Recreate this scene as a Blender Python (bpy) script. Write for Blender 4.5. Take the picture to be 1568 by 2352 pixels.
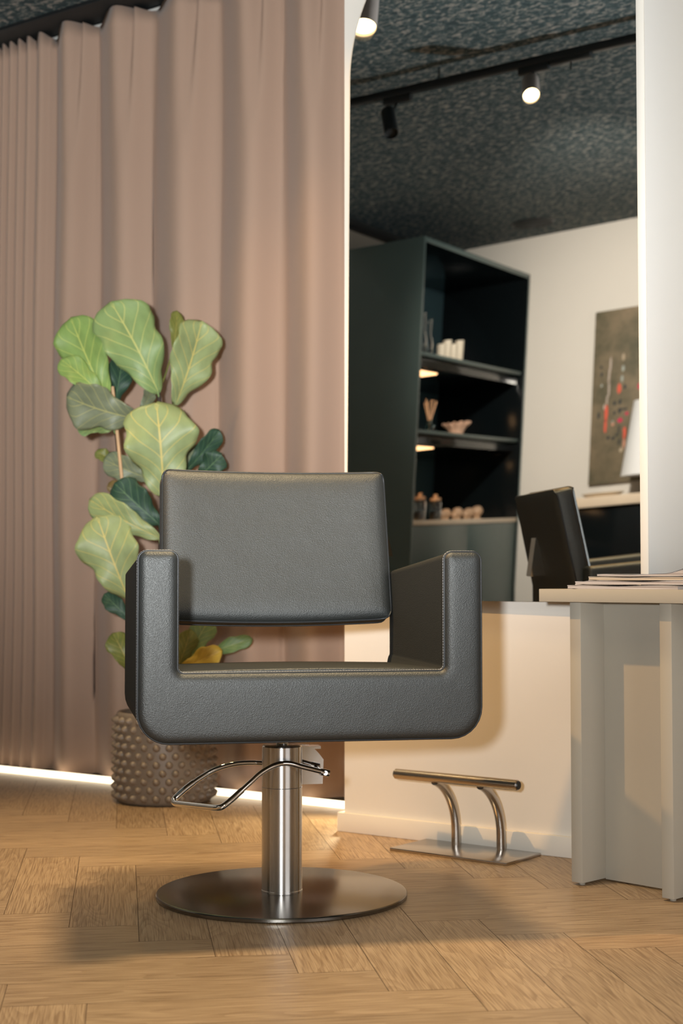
import bpy, bmesh, math, random
from mathutils import Vector, Matrix
R = math.radians
random.seed(7)
sc = bpy.context.scene
C = sc.collection
for o in list(bpy.data.objects):
    bpy.data.objects.remove(o)

# ------------------------------------------------------------------ camera
CAM = Vector((2.4336, -3.4905, 0.707))
cd = bpy.data.cameras.new('camera')
cam = bpy.data.objects.new('camera', cd)
C.objects.link(cam)
cam.location = CAM
cam.rotation_euler = (R(90 + 2.556), 0, R(35))
cd.sensor_fit = 'VERTICAL'
cd.sensor_height = 36
cd.lens = 3450 / 2352 * 36
cd.dof.use_dof = True
cd.dof.focus_distance = 3.2
cd.dof.aperture_fstop = 4.0
cd.clip_start = 0.05
sc.camera = cam

# ------------------------------------------------------------------ exposure, world, big lights
sc.view_settings.view_transform = 'Standard'
sc.view_settings.look = 'None'
sc.view_settings.gamma = 1
sc.view_settings.use_curve_mapping = False
sc.view_settings.exposure = 0.0
w = bpy.data.worlds.new('world')
sc.world = w
w.use_nodes = True
w.node_tree.nodes['Background'].inputs[0].default_value = (0.35, 0.55, 0.6, 1)
w.node_tree.nodes['Background'].inputs[1].default_value = 0.15
sc.cycles.max_bounces = 10
sc.cycles.use_denoising = True
sc.cycles.caustics_reflective = False
sc.cycles.caustics_refractive = False
sc.cycles.sample_clamp_indirect = 6.0

WARM = (1.0, 0.60, 0.22)
FLASH = (0.95, 0.985, 1.0)

def aim(o, target):
    d = Vector(target) - o.location
    o.rotation_euler = d.to_track_quat('-Z', 'Y').to_euler()

def lamp(name, kind, loc, target, energy, color, size=0.1, spot=None, blend=0.5):
    ld = bpy.data.lights.new(name, kind)
    ld.energy = energy
    ld.color = color
    if kind == 'AREA':
        ld.shape = 'DISK'
        ld.size = size
    else:
        ld.shadow_soft_size = size
    if spot:
        ld.spot_size = R(spot)
        ld.spot_blend = blend
    o = bpy.data.objects.new(name, ld)
    C.objects.link(o)
    o.location = loc
    aim(o, target)
    return o

# photographer's flash head, left of and a little above the camera
lamp('flash_light', 'SPOT', (2.27, -3.605, 0.80), (0.38, 0.0, 0.44), 232, FLASH, 0.05, 52, 1.0)
lamp('curtain_flash_fill', 'SPOT', (2.27, -3.605, 0.83), (-0.75, 0.4, 2.30), 860, FLASH, 0.05, 54, 1.0)  # extra spot at the flash, added to brighten the upper curtain
# unseen lights added as overhead fill and to brighten the back wall

# ------------------------------------------------------------------ room frame (turned against the mirror wall)
RHO = -0.1846
cr, sr = math.cos(RHO), math.sin(RHO)
def RW(x, y, z=0.0):
    return Vector((cr * x - sr * y, sr * x + cr * y, z))

lamp('ambient_fill_light', 'AREA', RW(2.3, -2.6, 2.70), RW(2.0, -2.6, 0), 12, (1.0, 0.85, 0.62), 1.2)  # unseen area light added as soft ambient fill
lamp('track_light', 'SPOT', RW(0.66, -0.76, 2.60), RW(0.72, -1.70, 0), 250, (1.0, 0.78, 0.48), 0.12, 96, 1.0)
lamp('patch_fill_light', 'SPOT', (-0.15, 0.31, 0.26), (-0.14, -0.12, 0), 14, (1.0, 0.86, 0.56), 0.03, 88, 0.9)  # unseen spot added for the bright floor patch at the wall end
lamp('floor_fill_light', 'SPOT', RW(-0.75, -0.66, 2.60), (-0.45, -0.35, 0), 150, (1.0, 0.74, 0.40), 0.05, 46, 1.0)  # unseen warm spot added to brighten the floor near the plant
lamp('ceiling_flash_fill', 'SPOT', (2.27, -3.605, 0.95), (0.35, -3.1, 2.77), 430, FLASH, 0.05, 84, 1.0)  # spot at the flash, added as an uplight for the ceiling
lamp('wall_fill_light', 'SPOT', RW(-0.30, -2.3, 2.50), RW(-0.62, -5.4, 1.62), 430, (1.0, 0.90, 0.79), 0.08, 74, 1.0)  # unseen spot added to brighten the back wall

# ------------------------------------------------------------------ materials
def nodes(name):
    m = bpy.data.materials.new(name)
    m.use_nodes = True
    nt = m.node_tree
    return m, nt, nt.nodes, nt.links, nt.nodes['Principled BSDF']

def mat(name, col, rough=0.5, metal=0.0, spec=0.5, bump=0.0, bscale=200.0, var=0.0, vscale=8.0, bdist=0.002, trans=0.0, ior=1.45, emit=None, estr=0.0, sheen=0.0):
    m, nt, N, L, b = nodes(name)
    b.inputs['Base Color'].default_value = (*col, 1)
    b.inputs['Roughness'].default_value = rough
    b.inputs['Metallic'].default_value = metal
    b.inputs['Specular IOR Level'].default_value = spec
    b.inputs['Transmission Weight'].default_value = trans
    b.inputs['IOR'].default_value = ior
    b.inputs['Sheen Weight'].default_value = sheen
    if emit:
        b.inputs['Emission Color'].default_value = (*emit, 1)
        b.inputs['Emission Strength'].default_value = estr
    tc = N.new('ShaderNodeTexCoord')
    if var > 0:
        n = N.new('ShaderNodeTexNoise'); n.inputs['Scale'].default_value = vscale; n.inputs['Detail'].default_value = 5
        L.new(tc.outputs['Object'], n.inputs['Vector'])
        mx = N.new('ShaderNodeMix'); mx.data_type = 'RGBA'
        mx.inputs[6].default_value = (*[c * (1 - var) for c in col], 1)
        mx.inputs[7].default_value = (*[min(1, c * (1 + var)) for c in col], 1)
        L.new(n.outputs['Fac'], mx.inputs[0]); L.new(mx.outputs[2], b.inputs['Base Color'])
    if bump > 0:
        n2 = N.new('ShaderNodeTexNoise'); n2.inputs['Scale'].default_value = bscale; n2.inputs['Detail'].default_value = 3
        L.new(tc.outputs['Object'], n2.inputs['Vector'])
        bp = N.new('ShaderNodeBump'); bp.inputs['Strength'].default_value = bump; bp.inputs['Distance'].default_value = bdist
        L.new(n2.outputs['Fac'], bp.inputs['Height']); L.new(bp.outputs['Normal'], b.inputs['Normal'])
    return m

M = {}
M['wall'] = mat('white wall paint', (0.74, 0.70, 0.635), 0.7, bump=0.08, bscale=120, var=0.015)
M['base'] = mat('white lacquered skirting', (0.80, 0.76, 0.69), 0.4)
M['black_trim'] = mat('black ceiling trim', (0.006, 0.008, 0.009), 0.6)
M['black_metal'] = mat('black painted metal', (0.010, 0.012, 0.013), 0.35)
M['rail'] = mat('white curtain rail', (0.75, 0.74, 0.70), 0.35)
M['chrome'] = mat('polished chrome', (0.80, 0.79, 0.77), 0.05, 1.0, var=0.03, vscale=6)
def drawn_chrome():
    m = mat('drawn chrome', (0.66, 0.64, 0.62), 0.26, 1.0)
    N, L = m.node_tree.nodes, m.node_tree.links
    b = N['Principled BSDF']
    b.inputs['Anisotropic'].default_value = 0.88
    b.inputs['Anisotropic Rotation'].default_value = 0.25
    t = N.new('ShaderNodeTangent'); t.direction_type = 'RADIAL'; t.axis = 'Z'
    L.new(t.outputs[0], b.inputs['Tangent'])
    return m
M['drawn'] = drawn_chrome()
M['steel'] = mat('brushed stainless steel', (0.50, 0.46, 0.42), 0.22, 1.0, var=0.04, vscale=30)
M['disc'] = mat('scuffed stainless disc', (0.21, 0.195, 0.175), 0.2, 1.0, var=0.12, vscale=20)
M['thread'] = mat('grey sewing thread', (0.32, 0.32, 0.32), 0.7)
M['piping'] = mat('black leather piping', (0.016, 0.018, 0.02), 0.4)
M['rubber'] = mat('black rubber', (0.012, 0.012, 0.012), 0.6)
M['greige'] = mat('greige laminate', (0.41, 0.375, 0.31), 0.32, spec=0.5, bump=0.04, bscale=400)
M['board'] = mat('off-white board', (0.76, 0.74, 0.70), 0.4)
M['board_edge_lit'] = mat('lit board edge', (0.86, 0.82, 0.74), 0.3)  # board colour lightened, the light on the front edge put into it
M['cab'] = mat('dark teal lacquer', (0.082, 0.118, 0.112), 0.35, var=0.05)
M['cab_in'] = mat('dark teal lining', (0.045, 0.085, 0.10), 0.3)
M['cab_black'] = mat('glossy black lining', (0.004, 0.006, 0.007), 0.12)
M['ledge'] = mat('pale oak counter', (0.70, 0.58, 0.44), 0.35, var=0.08)
M['wood'] = mat('light brown wood', (0.42, 0.27, 0.15), 0.45, var=0.15, vscale=12)
M['cream'] = mat('cream glazed ceramic', (0.75, 0.66, 0.52), 0.2)
M['peach'] = mat('peach glazed ceramic', (0.66, 0.42, 0.30), 0.18)
M['clear'] = mat('clear glass', (0.95, 0.97, 0.97), 0.02, trans=1.0, ior=1.45)
M['blueglass'] = mat('pale blue glass', (0.55, 0.8, 0.85), 0.03, trans=1.0)
M['cork'] = mat('cork', (0.50, 0.30, 0.17), 0.8, var=0.2, vscale=60)
M['reed'] = mat('rattan reed', (0.60, 0.40, 0.26), 0.7)
M['bead'] = mat('turned pale wood', (0.50, 0.33, 0.21), 0.4, var=0.15, vscale=30)
M['white'] = mat('white fabric shade', (0.85, 0.86, 0.86), 0.8)
def pages(name, a, b_):
    m, nt, N, L, b = nodes(name)
    tc = N.new('ShaderNodeTexCoord')
    mp = N.new('ShaderNodeMapping'); mp.inputs['Scale'].default_value = (3, 3, 900)
    L.new(tc.outputs['Object'], mp.inputs['Vector'])
    n = N.new('ShaderNodeTexNoise'); n.inputs['Scale'].default_value = 1.0; n.inputs['Detail'].default_value = 2
    L.new(mp.outputs[0], n.inputs['Vector'])
    r = N.new('ShaderNodeValToRGB'); r.color_ramp.elements[0].position = 0.38; r.color_ramp.elements[1].position = 0.6
    r.color_ramp.elements[0].color = (*a, 1); r.color_ramp.elements[1].color = (*b_, 1)
    L.new(n.outputs['Fac'], r.inputs[0]); L.new(r.outputs[0], b.inputs['Base Color']); b.inputs['Roughness'].default_value = 0.6
    return m
M['paper'] = pages('magazine paper', (0.26, 0.22, 0.20), (0.58, 0.53, 0.50))
M['paper2'] = pages('cream magazine paper', (0.28, 0.22, 0.16), (0.60, 0.51, 0.39))
M['fill_window'] = mat('glowing fill pane', (0.9, 0.9, 0.9), 0.1, emit=(0.96, 0.98, 1.0), estr=2.0)  # glowing pane added out of view for fill and reflections
M['cover_grey'] = mat('pale grey magazine cover', (0.50, 0.46, 0.44), 0.35, var=0.1, vscale=10)
M['cover_dark'] = mat('dark glossy magazine cover', (0.05, 0.055, 0.06), 0.25, var=0.5, vscale=10)
M['stem'] = mat('brown plant stem', (0.045, 0.030, 0.024), 0.8, var=0.3, vscale=40, bump=0.3, bscale=90)
M['bamboo'] = mat('tan bamboo stake', (0.62, 0.40, 0.22), 0.6, var=0.15, vscale=30)
M['pot'] = mat('grey brown stoneware', (0.215, 0.165, 0.12), 0.42, var=0.12, vscale=14)
M['soil'] = mat('dark soil', (0.03, 0.022, 0.016), 0.95, bump=0.8, bscale=60, bdist=0.01)
M['led'] = mat('warm light strip', (0.9, 0.7, 0.5), 0.5, emit=(1.0, 0.55, 0.25), estr=3.0)
M['floor_led'] = mat('white light strip', (0.9, 0.9, 0.9), 0.5, emit=(1.0, 0.86, 0.62), estr=2.4)
M['bulb'] = mat('lit lamp lens', (1, 0.9, 0.7), 0.3, emit=(1.0, 0.74, 0.36), estr=9.0)
M['lamp_grey'] = mat('greige lamp housing', (0.33, 0.29, 0.27), 0.4)
M['mirror'] = mat('silvered mirror', (0.88, 0.90, 0.89), 0.0, 1.0)
M['bevel'] = mat('lit glass edge', (0.86, 0.78, 0.66), 0.25)  # brightness of the lit edge line is put into the cream
M['speaker'] = mat('black speaker grille', (0.006, 0.009, 0.010), 0.7)

def leather():
    m, nt, N, L, b = nodes('black grained leather')
    N.remove(b)
    df = N.new('ShaderNodeBsdfDiffuse'); df.inputs['Color'].default_value = (0.014, 0.0165, 0.017, 1)
    gl = N.new('ShaderNodeBsdfGlossy'); gl.inputs['Color'].default_value = (0.062, 0.062, 0.060, 1); gl.inputs['Roughness'].default_value = 0.5
    sh = N.new('ShaderNodeAddShader')
    L.new(df.outputs[0], sh.inputs[0]); L.new(gl.outputs[0], sh.inputs[1])
    L.new(sh.outputs[0], [n for n in N if n.type == 'OUTPUT_MATERIAL'][0].inputs['Surface'])
    tc = N.new('ShaderNodeTexCoord')
    v = N.new('ShaderNodeTexVoronoi'); v.inputs['Scale'].default_value = 520
    L.new(tc.outputs['Object'], v.inputs['Vector'])
    n = N.new('ShaderNodeTexNoise'); n.inputs['Scale'].default_value = 14; n.inputs['Detail'].default_value = 3
    L.new(tc.outputs['Object'], n.inputs['Vector'])
    ad = N.new('ShaderNodeMath'); ad.operation = 'MULTIPLY_ADD'; ad.inputs[1].default_value = 3.0
    L.new(n.outputs['Fac'], ad.inputs[0]); L.new(v.outputs['Distance'], ad.inputs[2])
    bp = N.new('ShaderNodeBump'); bp.inputs['Strength'].default_value = 0.42; bp.inputs['Distance'].default_value = 0.0011
    L.new(ad.outputs[0], bp.inputs['Height']); L.new(bp.outputs['Normal'], df.inputs['Normal']); L.new(bp.outputs['Normal'], gl.inputs['Normal'])
    return m
M['leather'] = leather()

def curtain_mat():
    m, nt, N, L, b = nodes('mauve curtain cloth')
    b.inputs['Base Color'].default_value = (0.40, 0.275, 0.205, 1)
    b.inputs['Roughness'].default_value = 0.85
    b.inputs['Specular IOR Level'].default_value = 0.2
    b.inputs['Sheen Weight'].default_value = 0.15
    tc = N.new('ShaderNodeTexCoord')
    n = N.new('ShaderNodeTexNoise'); n.inputs['Scale'].default_value = 900
    L.new(tc.outputs['Object'], n.inputs['Vector'])
    bp = N.new('ShaderNodeBump'); bp.inputs['Strength'].default_value = 0.2; bp.inputs['Distance'].default_value = 0.001
    L.new(n.outputs['Fac'], bp.inputs['Height']); L.new(bp.outputs['Normal'], b.inputs['Normal'])
    return m
M['curtain'] = curtain_mat()

def ceiling_mat():
    m, nt, N, L, b = nodes('dark wood wool acoustic ceiling')
    b.inputs['Roughness'].default_value = 0.9
    tc = N.new('ShaderNodeTexCoord')
    mp = N.new('ShaderNodeMapping'); mp.inputs['Rotation'].default_value = (0, 0, 0.5); mp.inputs['Scale'].default_value = (1.0, 1.5, 1)
    L.new(tc.outputs['Object'], mp.inputs['Vector'])
    n = N.new('ShaderNodeTexNoise'); n.inputs['Scale'].default_value = 30; n.inputs['Detail'].default_value = 6; n.inputs['Roughness'].default_value = 0.70; n.inputs['Distortion'].default_value = 0.7
    L.new(mp.outputs['Vector'], n.inputs['Vector'])
    r = N.new('ShaderNodeValToRGB')
    r.color_ramp.elements[0].position = 0.42; r.color_ramp.elements[0].color = (0.010, 0.026, 0.031, 1)
    r.color_ramp.elements[1].position = 0.62; r.color_ramp.elements[1].color = (0.27, 0.248, 0.222, 1)
    e = r.color_ramp.elements.new(0.50); e.color = (0.022, 0.052, 0.058, 1)
    L.new(n.outputs['Fac'], r.inputs[0]); L.new(r.outputs[0], b.inputs['Base Color'])
    bp = N.new('ShaderNodeBump'); bp.inputs['Strength'].default_value = 0.6; bp.inputs['Distance'].default_value = 0.006
    L.new(n.outputs['Fac'], bp.inputs['Height']); L.new(bp.outputs['Normal'], b.inputs['Normal'])
    return m
M['ceiling'] = ceiling_mat()

def oak():
    m, nt, N, L, b = nodes('oak herringbone planks')
    uv = N.new('ShaderNodeUVMap'); uv.uv_map = 'UVMap'
    at = N.new('ShaderNodeAttribute'); at.attribute_name = 'tone'
    mp = N.new('ShaderNodeMapping'); mp.inputs['Scale'].default_value = (1.5, 11, 1)
    L.new(uv.outputs[0], mp.inputs['Vector'])
    n1 = N.new('ShaderNodeTexNoise'); n1.inputs['Scale'].default_value = 1.0; n1.inputs['Detail'].default_value = 1.5; n1.inputs['Distortion'].default_value = 0.35
    L.new(mp.outputs[0], n1.inputs['Vector'])
    # cathedral rings: contour lines of a stretched noise
    mul = N.new('ShaderNodeMath'); mul.operation = 'MULTIPLY'; mul.inputs[1].default_value = 17
    L.new(n1.outputs['Fac'], mul.inputs[0])
    sn = N.new('ShaderNodeMath'); sn.operation = 'FRACT'
    L.new(mul.outputs[0], sn.inputs[0])
    mr = N.new('ShaderNodeMapRange'); mr.inputs[1].default_value = 0; mr.inputs[2].default_value = 1
    L.new(sn.outputs[0], mr.inputs[0])
    # fine pores
    mp2 = N.new('ShaderNodeMapping'); mp2.inputs['Scale'].default_value = (9, 330, 1)
    L.new(uv.outputs[0], mp2.inputs['Vector'])
    n2 = N.new('ShaderNodeTexNoise'); n2.inputs['Scale'].default_value = 1.0; n2.inputs['Detail'].default_value = 3
    L.new(mp2.outputs[0], n2.inputs['Vector'])
    r1 = N.new('ShaderNodeValToRGB')
    r1.color_ramp.elements[0].position = 0.0; r1.color_ramp.elements[0].color = (0.36, 0.236, 0.130, 1)
    r1.color_ramp.elements[1].position = 0.75; r1.color_ramp.elements[1].color = (0.45, 0.308, 0.178, 1)
    L.new(mr.outputs[0], r1.inputs[0])
    r2 = N.new('ShaderNodeValToRGB')
    r2.color_ramp.elements[0].position = 0.36; r2.color_ramp.elements[0].color = (0.60, 0.55, 0.50, 1)
    r2.color_ramp.elements[1].position = 0.56; r2.color_ramp.elements[1].color = (1, 1, 1, 1)
    L.new(n2.outputs['Fac'], r2.inputs[0])
    mx = N.new('ShaderNodeMix'); mx.data_type = 'RGBA'; mx.blend_type = 'MULTIPLY'; mx.inputs[0].default_value = 1
    L.new(r1.outputs[0], mx.inputs[6]); L.new(r2.outputs[0], mx.inputs[7])
    hs = N.new('ShaderNodeHueSaturation')
    ma = N.new('ShaderNodeMath'); ma.operation = 'MULTIPLY_ADD'; ma.inputs[1].default_value = 0.20; ma.inputs[2].default_value = 0.90
    L.new(at.outputs['Fac'], ma.inputs[0]); L.new(ma.outputs[0], hs.inputs['Value'])
    L.new(mx.outputs[2], hs.inputs['Color']); L.new(hs.outputs[0], b.inputs['Base Color'])
    b.inputs['Roughness'].default_value = 0.36
    b.inputs['Specular IOR Level'].default_value = 0.4
    bp = N.new('ShaderNodeBump'); bp.inputs['Strength'].default_value = 0.25; bp.inputs['Distance'].default_value = 0.0015
    L.new(n2.outputs['Fac'], bp.inputs['Height']); L.new(bp.outputs['Normal'], b.inputs['Normal'])
    return m
M['oak'] = oak()
M['joint'] = mat('dark floor joint', (0.10, 0.06, 0.035), 0.8)

def leaf_mat(name, base, vein, rough=0.45):
    m, nt, N, L, b = nodes(name)
    uv = N.new('ShaderNodeUVMap'); uv.uv_map = 'UVMap'
    sp = N.new('ShaderNodeSeparateXYZ'); L.new(uv.outputs[0], sp.inputs[0])
    def mth(op, a, b_=None, c=None):
        n = N.new('ShaderNodeMath'); n.operation = op
        for i, v in enumerate((a, b_, c)):
            if v is None: continue
            if isinstance(v, (int, float)): n.inputs[i].default_value = v
            else: L.new(v, n.inputs[i])
        return n.outputs[0]
    au = mth('ABSOLUTE', mth('SUBTRACT', sp.outputs[0], 0.5))          # 0 at the midrib, .5 at the margin
    midw = mth('MULTIPLY_ADD', sp.outputs[1], -0.016, 0.024)
    mid = mth('LESS_THAN', au, midw)
    arc = mth('MULTIPLY', mth('POWER', au, 0.85), 0.62)
    fr = mth('FRACT', mth('MULTIPLY', mth('SUBTRACT', sp.outputs[1], arc), 6.0))
    dv = mth('ABSOLUTE', mth('SUBTRACT', fr, 0.5))
    side = mth('LESS_THAN', dv, mth('MULTIPLY_ADD', au, -0.06, 0.055))
    v = mth('MAXIMUM', mid, mth('MULTIPLY', side, 0.75))
    n = N.new('ShaderNodeTexNoise'); n.inputs['Scale'].default_value = 5; n.inputs['Detail'].default_value = 4
    L.new(uv.outputs[0], n.inputs['Vector'])
    mx0 = N.new('ShaderNodeMix'); mx0.data_type = 'RGBA'
    mx0.inputs[6].default_value = (*[c * 0.48 for c in base], 1); mx0.inputs[7].default_value = (*[min(1, c * 0.88) for c in base], 1)
    L.new(n.outputs['Fac'], mx0.inputs[0])
    mx = N.new('ShaderNodeMix'); mx.data_type = 'RGBA'
    L.new(v, mx.inputs[0]); L.new(mx0.outputs[2], mx.inputs[6]); mx.inputs[7].default_value = (*[c * 0.8 for c in vein], 1)
    L.new(mx.outputs[2], b.inputs['Base Color'])
    b.inputs['Roughness'].default_value = rough
    b.inputs['Specular IOR Level'].default_value = 0.35
    bp = N.new('ShaderNodeBump'); bp.inputs['Strength'].default_value = 0.5; bp.inputs['Distance'].default_value = 0.002
    L.new(v, bp.inputs['Height']); L.new(bp.outputs['Normal'], b.inputs['Normal'])
    return m
LM = {
    'light': leaf_mat('fresh green leaf', (0.30, 0.44, 0.17), (0.55, 0.58, 0.20)),
    'bright': leaf_mat('bright green leaf', (0.30, 0.46, 0.13), (0.52, 0.60, 0.16)),
    'pale': leaf_mat('pale green leaf', (0.37, 0.46, 0.21), (0.64, 0.55, 0.18)),
    'grey': leaf_mat('grey green leaf underside', (0.25, 0.29, 0.18), (0.42, 0.42, 0.18)),
    'mid': leaf_mat('mid green leaf', (0.16, 0.26, 0.10), (0.32, 0.38, 0.15)),
    'olive': leaf_mat('olive leaf', (0.22, 0.25, 0.06), (0.45, 0.38, 0.10)),
    'dark': leaf_mat('dark green leaf', (0.035, 0.090, 0.055), (0.12, 0.22, 0.10), 0.5),
    'brown': leaf_mat('browning leaf', (0.30, 0.20, 0.07), (0.45, 0.25, 0.08)),
    'yellow': leaf_mat('yellow leaf', (0.60, 0.42, 0.06), (0.72, 0.50, 0.10)),
}

# ------------------------------------------------------------------ mesh helpers
def link(name, bm, m, parent=None, smooth=35, loc=None):
    me = bpy.data.meshes.new(name)
    bmesh.ops.recalc_face_normals(bm, faces=bm.faces)
    bm.to_mesh(me); bm.free()
    for x in (m if isinstance(m, (list, tuple)) else [m]):
        me.materials.append(x)
    if smooth:
        for p in me.polygons: p.use_smooth = True
        if smooth < 180: me.set_sharp_from_angle(angle=R(smooth))
    o = bpy.data.objects.new(name, me)
    C.objects.link(o)
    if parent: o.parent = parent
    if loc is not None: o.location = loc
    return o

def tag(o, label=None, cat=None, group=None, kind=None):
    if label: o['label'] = label
    if cat: o['category'] = cat
    if group: o['group'] = group
    if kind: o['kind'] = kind
    return o

def thing(name, label, cat, loc=(0, 0, 0), rz=0.0, group=None):
    o = bpy.data.objects.new(name, None)
    o.empty_display_size = 0.1
    C.objects.link(o)
    o.location = loc; o.rotation_euler = (0, 0, rz)
    return tag(o, label, cat, group)

def new(): return bmesh.new()

def box(bm, x0, x1, y0, y1, z0, z1, bev=0.0, seg=2):
    r = bmesh.ops.create_cube(bm, size=1)
    vs = r['verts']
    for v in vs:
        v.co = Vector(((x0 + x1) / 2 + v.co.x * (x1 - x0), (y0 + y1) / 2 + v.co.y * (y1 - y0), (z0 + z1) / 2 + v.co.z * (z1 - z0)))
    if bev > 0:
        es = list({e for v in vs for e in v.link_edges})
        bmesh.ops.bevel(bm, geom=es, offset=bev, segments=seg, profile=0.5, affect='EDGES')
    return bm

def bx(*a, **k): return box(new(), *a, **k)

def lathe(bm, prof, n=48, c=(0, 0), capb=True, capt=True):
    rings = []
    for r, z in prof:
        rings.append([bm.verts.new((c[0] + r * math.cos(2 * math.pi * i / n), c[1] + r * math.sin(2 * math.pi * i / n), z)) for i in range(n)])
    for a, b in zip(rings, rings[1:]):
        for i in range(n):
            bm.faces.new((a[i], a[(i + 1) % n], b[(i + 1) % n], b[i]))
    if capb: bm.faces.new(rings[0][::-1])
    if capt: bm.faces.new(rings[-1])
    return bm

def catmull(pts, sub=6, closed=False):
    P = [Vector(p) for p in pts]; n = len(P); out = []
    for i in range(n if closed else n - 1):
        g = lambda k: P[k % n] if closed else P[max(0, min(n - 1, k))]
        p0, p1, p2, p3 = g(i - 1), g(i), g(i + 1), g(i + 2)
        for s in range(sub):
            t = s / sub
            out.append(0.5 * ((2 * p1) + (p2 - p0) * t + (2 * p0 - 5 * p1 + 4 * p2 - p3) * t * t + (3 * p1 - p0 - 3 * p2 + p3) * t ** 3))
    if not closed: out.append(P[-1])
    return out

def tube(bm, pts, r, n=10, closed=False, cap=True):
    P = [Vector(p) for p in pts]; m = len(P)
    rr = r if isinstance(r, (list, tuple)) else [r] * m
    T = []
    for i in range(m):
        a = P[(i - 1) % m] if (closed or i > 0) else P[i]
        b = P[(i + 1) % m] if (closed or i < m - 1) else P[i]
        T.append((b - a).normalized())
    up = Vector((0, 0, 1))
    if abs(T[0].dot(up)) > 0.9: up = Vector((1, 0, 0))
    u = (up - T[0] * up.dot(T[0])).normalized()
    rings = []
    for i in range(m):
        u = (u - T[i] * u.dot(T[i])).normalized()
        v = T[i].cross(u)
        rings.append([bm.verts.new(P[i] + (u * math.cos(2 * math.pi * k / n) + v * math.sin(2 * math.pi * k / n)) * rr[i]) for k in range(n)])
    for i in range(m if closed else m - 1):
        a, b = rings[i], rings[(i + 1) % m]
        for k in range(n):
            bm.faces.new((a[k], a[(k + 1) % n], b[(k + 1) % n], b[k]))
    if cap and not closed:
        bm.faces.new(rings[0][::-1]); bm.faces.new(rings[-1])
    return bm

def dashes(bm, pts, r, dash, gap, n=5):
    """short stitches along a polyline"""
    P = [Vector(p) for p in pts]
    step = dash + gap
    seg = []
    for a, b in zip(P, P[1:]): seg.append((a, b, (b - a).length))
    tot = sum(s[2] for s in seg)
    def at(d):
        for a, b, l in seg:
            if d <= l and l > 0: return a.lerp(b, d / l)
            d -= l
        return P[-1]
    k = 0
    while k * step + dash < tot:
        a = at(k * step); b = at(k * step + dash)
        if (b - a).length > 1e-5: tube(bm, [a, b], r, n)
        k += 1
    return bm

def round_poly(pts, radii, seg=6):
    n = len(pts); out = []
    for i in range(n):
        p = Vector(pts[i]); a = Vector(pts[i - 1]); b = Vector(pts[(i + 1) % n]); r = radii[i]
        if r <= 0: out.append(p); continue
        da = (a - p).normalized(); db = (b - p).normalized()
        ang = da.angle(db); d = r / math.tan(ang / 2)
        s = p + da * d; e = p + db * d
        c = p + (da + db).normalized() * (r / math.sin(ang / 2))
        va = s - c; vb = e - c
        th = va.angle_signed(vb) if hasattr(va, 'angle_signed') else 0
        th = math.atan2(va.x * vb.y - va.y * vb.x, va.dot(vb))
        for k in range(seg + 1):
            t = th * k / seg
            out.append(c + Vector((va.x * math.cos(t) - va.y * math.sin(t), va.x * math.sin(t) + va.y * math.cos(t))))
    return out

def structure(o): o['kind'] = 'structure'; return o

# ------------------------------------------------------------------ floor: oak herringbone
def build_floor():
    Wd, Ln = 0.14, 0.651
    s2 = math.sqrt(0.5)
    u = Vector((-s2, s2)); v = Vector((s2, s2))
    ang = R(-1.7)
    ca, sa = math.cos(ang), math.sin(ang)
    org = Vector((1.002, -1.304))
    bm = new()
    uvl = bm.loops.layers.uv.new('UVMap')
    tone = bm.faces.layers.float.new('tone')
    def plank(o, a, b):
        # o corner, a = long direction, b = short direction
        g = 0.0006
        c = [o + a * g + b * g, o + a * (Ln - g) + b * g, o + a * (Ln - g) + b * (Wd - g), o + a * g + b * (Wd - g)]
        w_ = [Vector((org.x + p.x * ca - p.y * sa, org.y + p.x * sa + p.y * ca)) for p in c]
        cx = sum(p.x for p in w_) / 4; cy = sum(p.y for p in w_) / 4
        if not (-3.1 < cx < 4.4 and -6.4 < cy < 0.75): return
        vs = [bm.verts.new((p.x, p.y, 0)) for p in w_]
        f = bm.faces.new(vs)
        f[tone] = random.random()
        ou, ov = random.uniform(0, 50), random.uniform(0, 50)
        for l, q in zip(f.loops, ((0, 0), (Ln, 0), (Ln, Wd), (0, Wd))):
            l[uvl].uv = (q[0] + ou, q[1] + ov)
    # lattice: (w,w)-shift along the zigzag and (L,-L)-style shift across it
    px = Wd * math.sqrt(2)
    py = Ln * math.sqrt(2)
    for j in range(-9, 9):
        for i in range(-45, 40):
            base = Vector((i * px, j * py))
            plank(base, u, v)                                   # leaning left
            plank(base + u * Ln, v, u)                          # leaning right, fills the next row
    # joints below
    z = -0.0015
    f = bm.faces.new([bm.verts.new(p) for p in ((-3.4, -6.8, z), (4.8, -6.8, z), (4.8, 1.0, z), (-3.4, 1.0, z))])
    f.material_index = 1
    return structure(link('floor', bm, [M['oak'], M['joint']], smooth=0))
build_floor()

# ------------------------------------------------------------------ room shell
CEIL = 2.77
def slab_poly(name, pts, z0, z1, m):
    bm = new()
    lo = [bm.verts.new((p[0], p[1], z0)) for p in pts]
    hi = [bm.verts.new((p[0], p[1], z1)) for p in pts]
    bm.faces.new(lo[::-1]); bm.faces.new(hi)
    n = len(pts)
    for i in range(n): bm.faces.new((lo[i], lo[(i + 1) % n], hi[(i + 1) % n], hi[i]))
    return structure(link(name, bm, m, smooth=0))
slab_poly('ceiling', [(-3.4, -6.8), (4.8, -6.8), (4.8, 0.8), (-3.4, 0.8)], CEIL, CEIL + 0.1, M['ceiling'])
# wall carrying the mirror; ends free at x = 0
structure(link('wall_front', bx(0.0, 3.9, 0.0, 0.14, 0, CEIL), M['wall'], smooth=0))
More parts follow.
